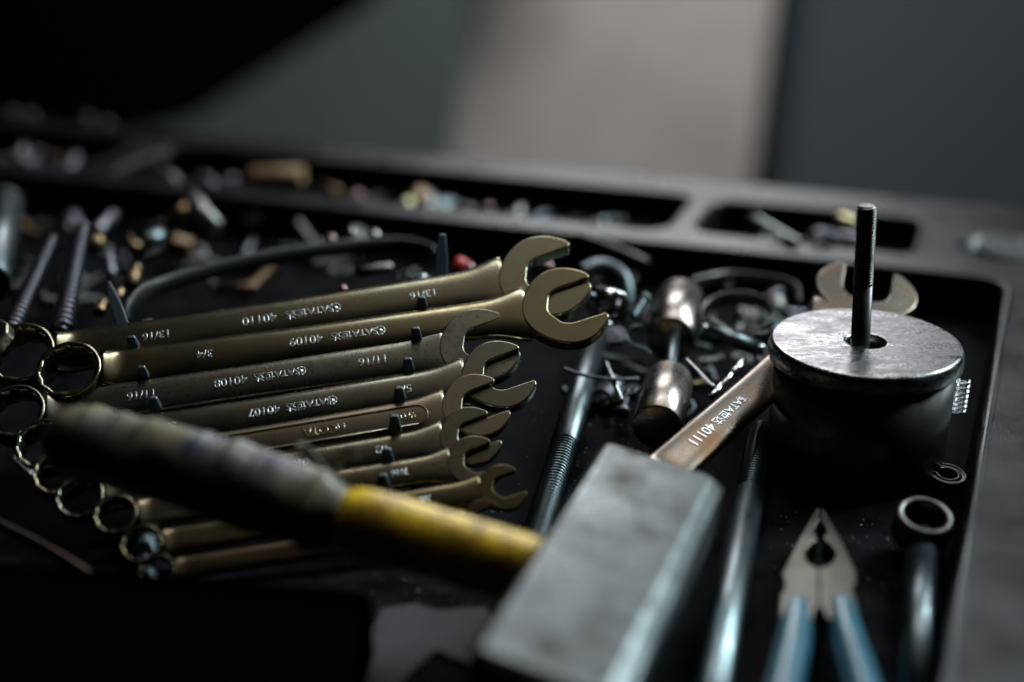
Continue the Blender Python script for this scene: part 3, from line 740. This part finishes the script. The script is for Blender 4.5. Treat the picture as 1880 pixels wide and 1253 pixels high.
# ------------------------------------------------------------------ back wells
def bw(name, lb, ct, pa_, pb_, r, m, **k): return cyl_thing(name, lb, ct, pa_, pb_, r, m, n=20, **k)
bw('wooden_dowel', 'tan wooden dowel stub in the long back well', 'dowel', at(462, 325, 1020), at(556, 322, 1012), 6.5, M['wood'])
bw('steel_stub', 'thin grey green rod leaning in the left end of the long back well', 'rod', at(290, 305, 1040), at(325, 338, 1000), 3.6, M['steel'])
bw('steel_stub', 'short dark grey stub right of the thin leaning rod in the long well', 'stub', at(372, 322, 1010), at(396, 348, 985), 3.4, M['gscrew'])
bw('brass_stub', 'brown blurred stub right of the wooden dowel', 'stub', at(582, 342, 985), at(622, 358, 965), 4.4, M['brass'])
ball('bead', 'peach coloured bead between dowel and yellow ball in the back well', 'bead', at(655, 360, 960), 5.0, M['pinkish'], 0.8)
ball('brass_ball', 'bright yellow brass ball glowing in the long back well', 'ball', at(748, 376, 945), 4.2, M['gold'])
bw('steel_stub', 'grey green upright stub just right of the yellow ball', 'stub', at(788, 385, 935), at(788, 358, 950), 3.6, M['steel'])
bw('steel_stub', 'blue grey stub lying between the yellow ball and the pink bead', 'stub', at(835, 378, 935), at(868, 388, 925), 3.2, M['gscrew'])
ball('bead', 'pinkish bead toward the right end of the long back well', 'bead', at(897, 384, 928), 3.8, M['pinkish'])
bw('steel_stub', 'short grey pin right of the pinkish bead in the long well', 'pin', at(945, 396, 920), at(960, 382, 930), 2.8, M['steel'])
ball('bead', 'small pink bead sitting on the ridge above the farthest jaw', 'bead', at(1087, 412, 862), 3.0, M['pinkish'])
ft = bolt_thing('long bolt with a shiny round head in the right back well', at(1382, 400, 880), at(1462, 446, 845), 3.0, M['steel'], 1.7)
cyl_thing('dark_ring', 'dark ring standing half hidden in the right back well', 'ring', at(1512, 452, 852), at(1506, 446, 862), 9.5, M['gscrew'], hole=7)
bw('brass_stub', 'pale brass stub just left of the threaded rod in the right back well', 'stub', at(1540, 402, 880), at(1572, 412, 870), 4.0, M['gold'])
bw('steel_stub', 'greenish glinting stub in the small well at the far left', 'stub', at(36, 292, 1045), at(44, 268, 1070), 4.0, M['steel'])
bw('steel_stub', 'dull stub leaning in the corner of the far left well', 'stub', at(128, 312, 1015), at(140, 285, 1040), 3.4, M['gscrew'])
bw('brass_stub', 'brown stub lying in the middle of the far left well', 'stub', at(72, 285, 1040), at(108, 292, 1030), 3.4, M['brass'])
for i, (px, py) in enumerate([(12, 212), (46, 216), (150, 222), (186, 232)]):
    bw('pin', ['stub on the back rim at the extreme left', 'second stub from the left on the back rim', 'third stub from the left on the back rim', 'rightmost stub on the back rim at left'][i], 'pin',
       at(px, py + 6, 1150), at(px + 16, py - 8, 1150), 4, M['gscrew'])
# disc in the round recess of the rim
pd = TO + E1 * (-1) + E2 * 56
o = obj('metal_disc', *lathe([(0.05, 0), (17.5, 0), (18.4, 0.8), (18.4, 3.2), (17.4, 4.0), (0.05, 4.0)], 64), mat('dull_disc', (0.045, 0.045, 0.045), 0.65, 0.0, (0.03, 0.03, 0.03), 0.5, 60, 0.2, spec=0.12), M4=frame_z((pd.x, pd.y, 21.5), (0.06, -0.05, 1)))
tag(o, 'flat round grey disc in the recess of the right rim', 'disc')

# ------------------------------------------------------------------ shaded foreground
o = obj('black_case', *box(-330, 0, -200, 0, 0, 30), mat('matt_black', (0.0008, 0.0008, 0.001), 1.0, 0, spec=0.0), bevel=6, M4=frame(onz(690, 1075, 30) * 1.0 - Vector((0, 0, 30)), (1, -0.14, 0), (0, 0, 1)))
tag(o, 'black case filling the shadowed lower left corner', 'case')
wire('brown_bar', 'dull brown bar slanting along the shadowed left edge', 'bar', [at(-40, 945, 545), at(95, 1015, 520), at(215, 1092, 500)], 2.6, M['copper'], squash=0.6, n=14)
wire('steel_sliver', 'thin bluish steel sliver in the shade below the hammer grip', 'sliver', [at(20, 838, 560), at(58, 872, 552)], 0.9, M['chrome'])
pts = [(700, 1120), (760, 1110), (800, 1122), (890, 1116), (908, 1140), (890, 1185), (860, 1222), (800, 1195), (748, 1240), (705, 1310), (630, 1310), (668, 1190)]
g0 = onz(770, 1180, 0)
o = obj('lit_patch', *prism([(onz(x, y, 1).x - g0.x, onz(x, y, 1).y - g0.y) for x, y in pts], 0.3, 1.6), mat('lit_floor_sheet', (0.028, 0.025, 0.030), 0.8, 0, (0.012, 0.012, 0.014), 0.8, 60, 0.5, 500), bevel=0.5)  # thin sheet added for the lit patch of floor, light put into its colour
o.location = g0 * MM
tag(o, 'thin sheet coloured as a lit patch of tray floor beneath the yellow handle', 'lit_patch')

# ------------------------------------------------------------------ small hardware lying about
def proto_screw(r, L, m):
    root = bpy.data.objects.new('screw', None); COL.objects.link(root)
    obj('screw_head', *lathe([(r * 0.5, -r * 0.9), (r * 1.5, -r * 0.7), (r * 1.9, -0.1), (r * 1.8, 0.4), (r, 0.6)], 20), m, root)
    obj('thread', *thread(r, 0.4, L, max(1.2, r * 0.55), r * 0.22, 16, 5), m, root); return root, r
def single(name, me, m, **k): return obj(name, *me, m, **k)
def proto_nut(r, m):
    n = 24; v = []; f = []
    for z in (0, r * 0.8):
        for i in range(n):
            a = 2 * math.pi * i / n; ph = (a % R(60)) - R(30); q = r * math.cos(R(30)) / math.cos(ph); v.append((q * math.cos(a), q * math.sin(a), z))
        for i in range(n): a = 2 * math.pi * i / n; v.append((r * 0.52 * math.cos(a), r * 0.52 * math.sin(a), z))
    for i in range(n):
        j = (i + 1) % n
        f += [(i, j, 2 * n + j, 2 * n + i), (n + i, n + j, 3 * n + j, 3 * n + i), (i, j, n + j, n + i), (2 * n + i, 2 * n + j, 3 * n + j, 3 * n + i)]
    return obj('hex_nut', v, f, m, smooth=False, bevel=0.35, seg=2), r * 0.4
def proto_washer(r, m): return obj('washer', *lathe([(r * 0.5, 0), (r * 0.95, 0), (r, 0.3), (r, 1.2), (r * 0.95, 1.5), (r * 0.5, 1.5)], 40, True), m), 0.6
def proto_pin(r, L, m): return obj('steel_pin', *lathe([(r - 0.5, -L / 2), (r, -L / 2 + 0.5), (r, L / 2 - 0.5), (r - 0.5, L / 2)], 20), m), r
def proto_socket(r, m): return obj('small_socket', *lathe([(r * 0.6, 0), (r * 0.9, 0), (r, 0.8), (r, r * 1.2), (r * 1.12, r * 1.4), (r * 1.12, r * 2.6), (r * 1.02, r * 2.7), (r * 0.8, r * 2.7), (r * 0.75, r * 0.4)], 32, True), m), r
PR = {}
for mk in ('dark', 'bolt', 'gscrew', 'steel', 'brass'):
    m_ = M[mk]
    PR[mk] = dict(screw=[proto_screw(1.7, 16, m_), proto_screw(2.4, 24, m_)], nut=[proto_nut(5.0, m_), proto_nut(6.5, m_)], washer=[proto_washer(6.0, m_)],
                  pin=[proto_pin(1.4, 34, m_), proto_pin(2.2, 22, m_)], socket=[proto_socket(5.5, m_)])
CAT = dict(screw='screw', nut='nut', washer='washer', pin='pin', socket='socket')
ADJ = dict(dark='black oily', bolt='blue grey', gscrew='dull grey', steel='bright worn', brass='brownish')
def strew(n, spot, where, lay, weights, kinds, zbase=0.0, sc=1.0):
    for i in range(n):
        mk = random.choices(list(PR), weights)[0]; kd = random.choice(kinds)
        src, hz = random.choice(PR[mk][kd]); px, py = spot(); k = sc * random.uniform(0.75, 1.2)
        layer = random.random() * lay
        p = onz(px, py, zbase + layer); c = src.copy(); COL.objects.link(c)
        for ch in src.children:
            d = ch.copy(); COL.objects.link(d); d.parent = c
        yaw = random.uniform(0, 2 * math.pi); tilt = random.uniform(-0.25, 0.25) * (1 if lay > 2 else 0.4)
        if kd in ('screw', 'pin', 'socket'):
            ax_ = Vector((math.cos(yaw), math.sin(yaw), tilt)); hz2 = hz * k * (1.0 if kd != 'screw' else 1.3)
            c.matrix_world = frame_z((p.x, p.y, p.z + hz2), ax_) @ Matrix.Scale(k, 4)
        else:
            c.matrix_world = frame_z((p.x, p.y, p.z + 0.3), (tilt * 1.6, random.uniform(-0.5, 0.3) * min(1, lay / 4), 1)) @ Matrix.Scale(k, 4)
        tag(c, '%s %s %s' % (ADJ[mk], CAT[kd], where), CAT[kd], '%s %ss %s' % (ADJ[mk], CAT[kd], where))
U = random.uniform
def sp_center():
    while True:
        px, py = U(1050, 1480), U(478, 770)
        if py > 700 and px > 1270: continue
        if px < 1110 and 560 < py < 640: continue
        return px, py
def sp_left():
    while True:
        px, py = U(-20, 900), U(392, 640)
        if py < 395 + px * 0.06 or py > 640 - px * 0.14 - 25: continue
        return px, py
def tray_px(s0, s1, t0, t1):
    def f():
        p = TO + E1 * U(s0, s1) + E2 * U(t0, t1); p.z = 6
        q = p - Vector((0, 0, H)); d = q.dot(Vector((0, cP, -sP)))
        return 940 + FPX * q.x / d, 626.5 - FPX * q.dot(Vector((0, sP, cP))) / d
    return f
ALL = ['screw', 'screw', 'nut', 'washer', 'pin', 'pin', 'socket']
strew(62, sp_center, 'in the clutter between the jaws and the drum', 7, (5, 4, 3, 1, 0.7), ALL)
strew(44, sp_left, 'in the dark heap behind the wrenches', 10, (7, 3, 4, 0.5, 1.2), ALL, sc=1.25)
strew(46, tray_px(-575, -240, 38, 84), 'in the long back well', 4, (4, 2, 4, 1, 2), ALL, zbase=6)
strew(12, tray_px(-165, -75, 42, 84), 'in the right back well', 3, (4, 2, 3, 1, 1), ALL, zbase=6)
strew(22, tray_px(-760, -660, 36, 95), 'in the far left back well', 5, (4, 2, 4, 1, 1), ALL, zbase=6)
for d in PR.values():
    for lst in d.values():
        for o, _ in lst:
            for ch in list(o.children): bpy.data.objects.remove(ch)
            bpy.data.objects.remove(o)
print('objects', len(S.objects))
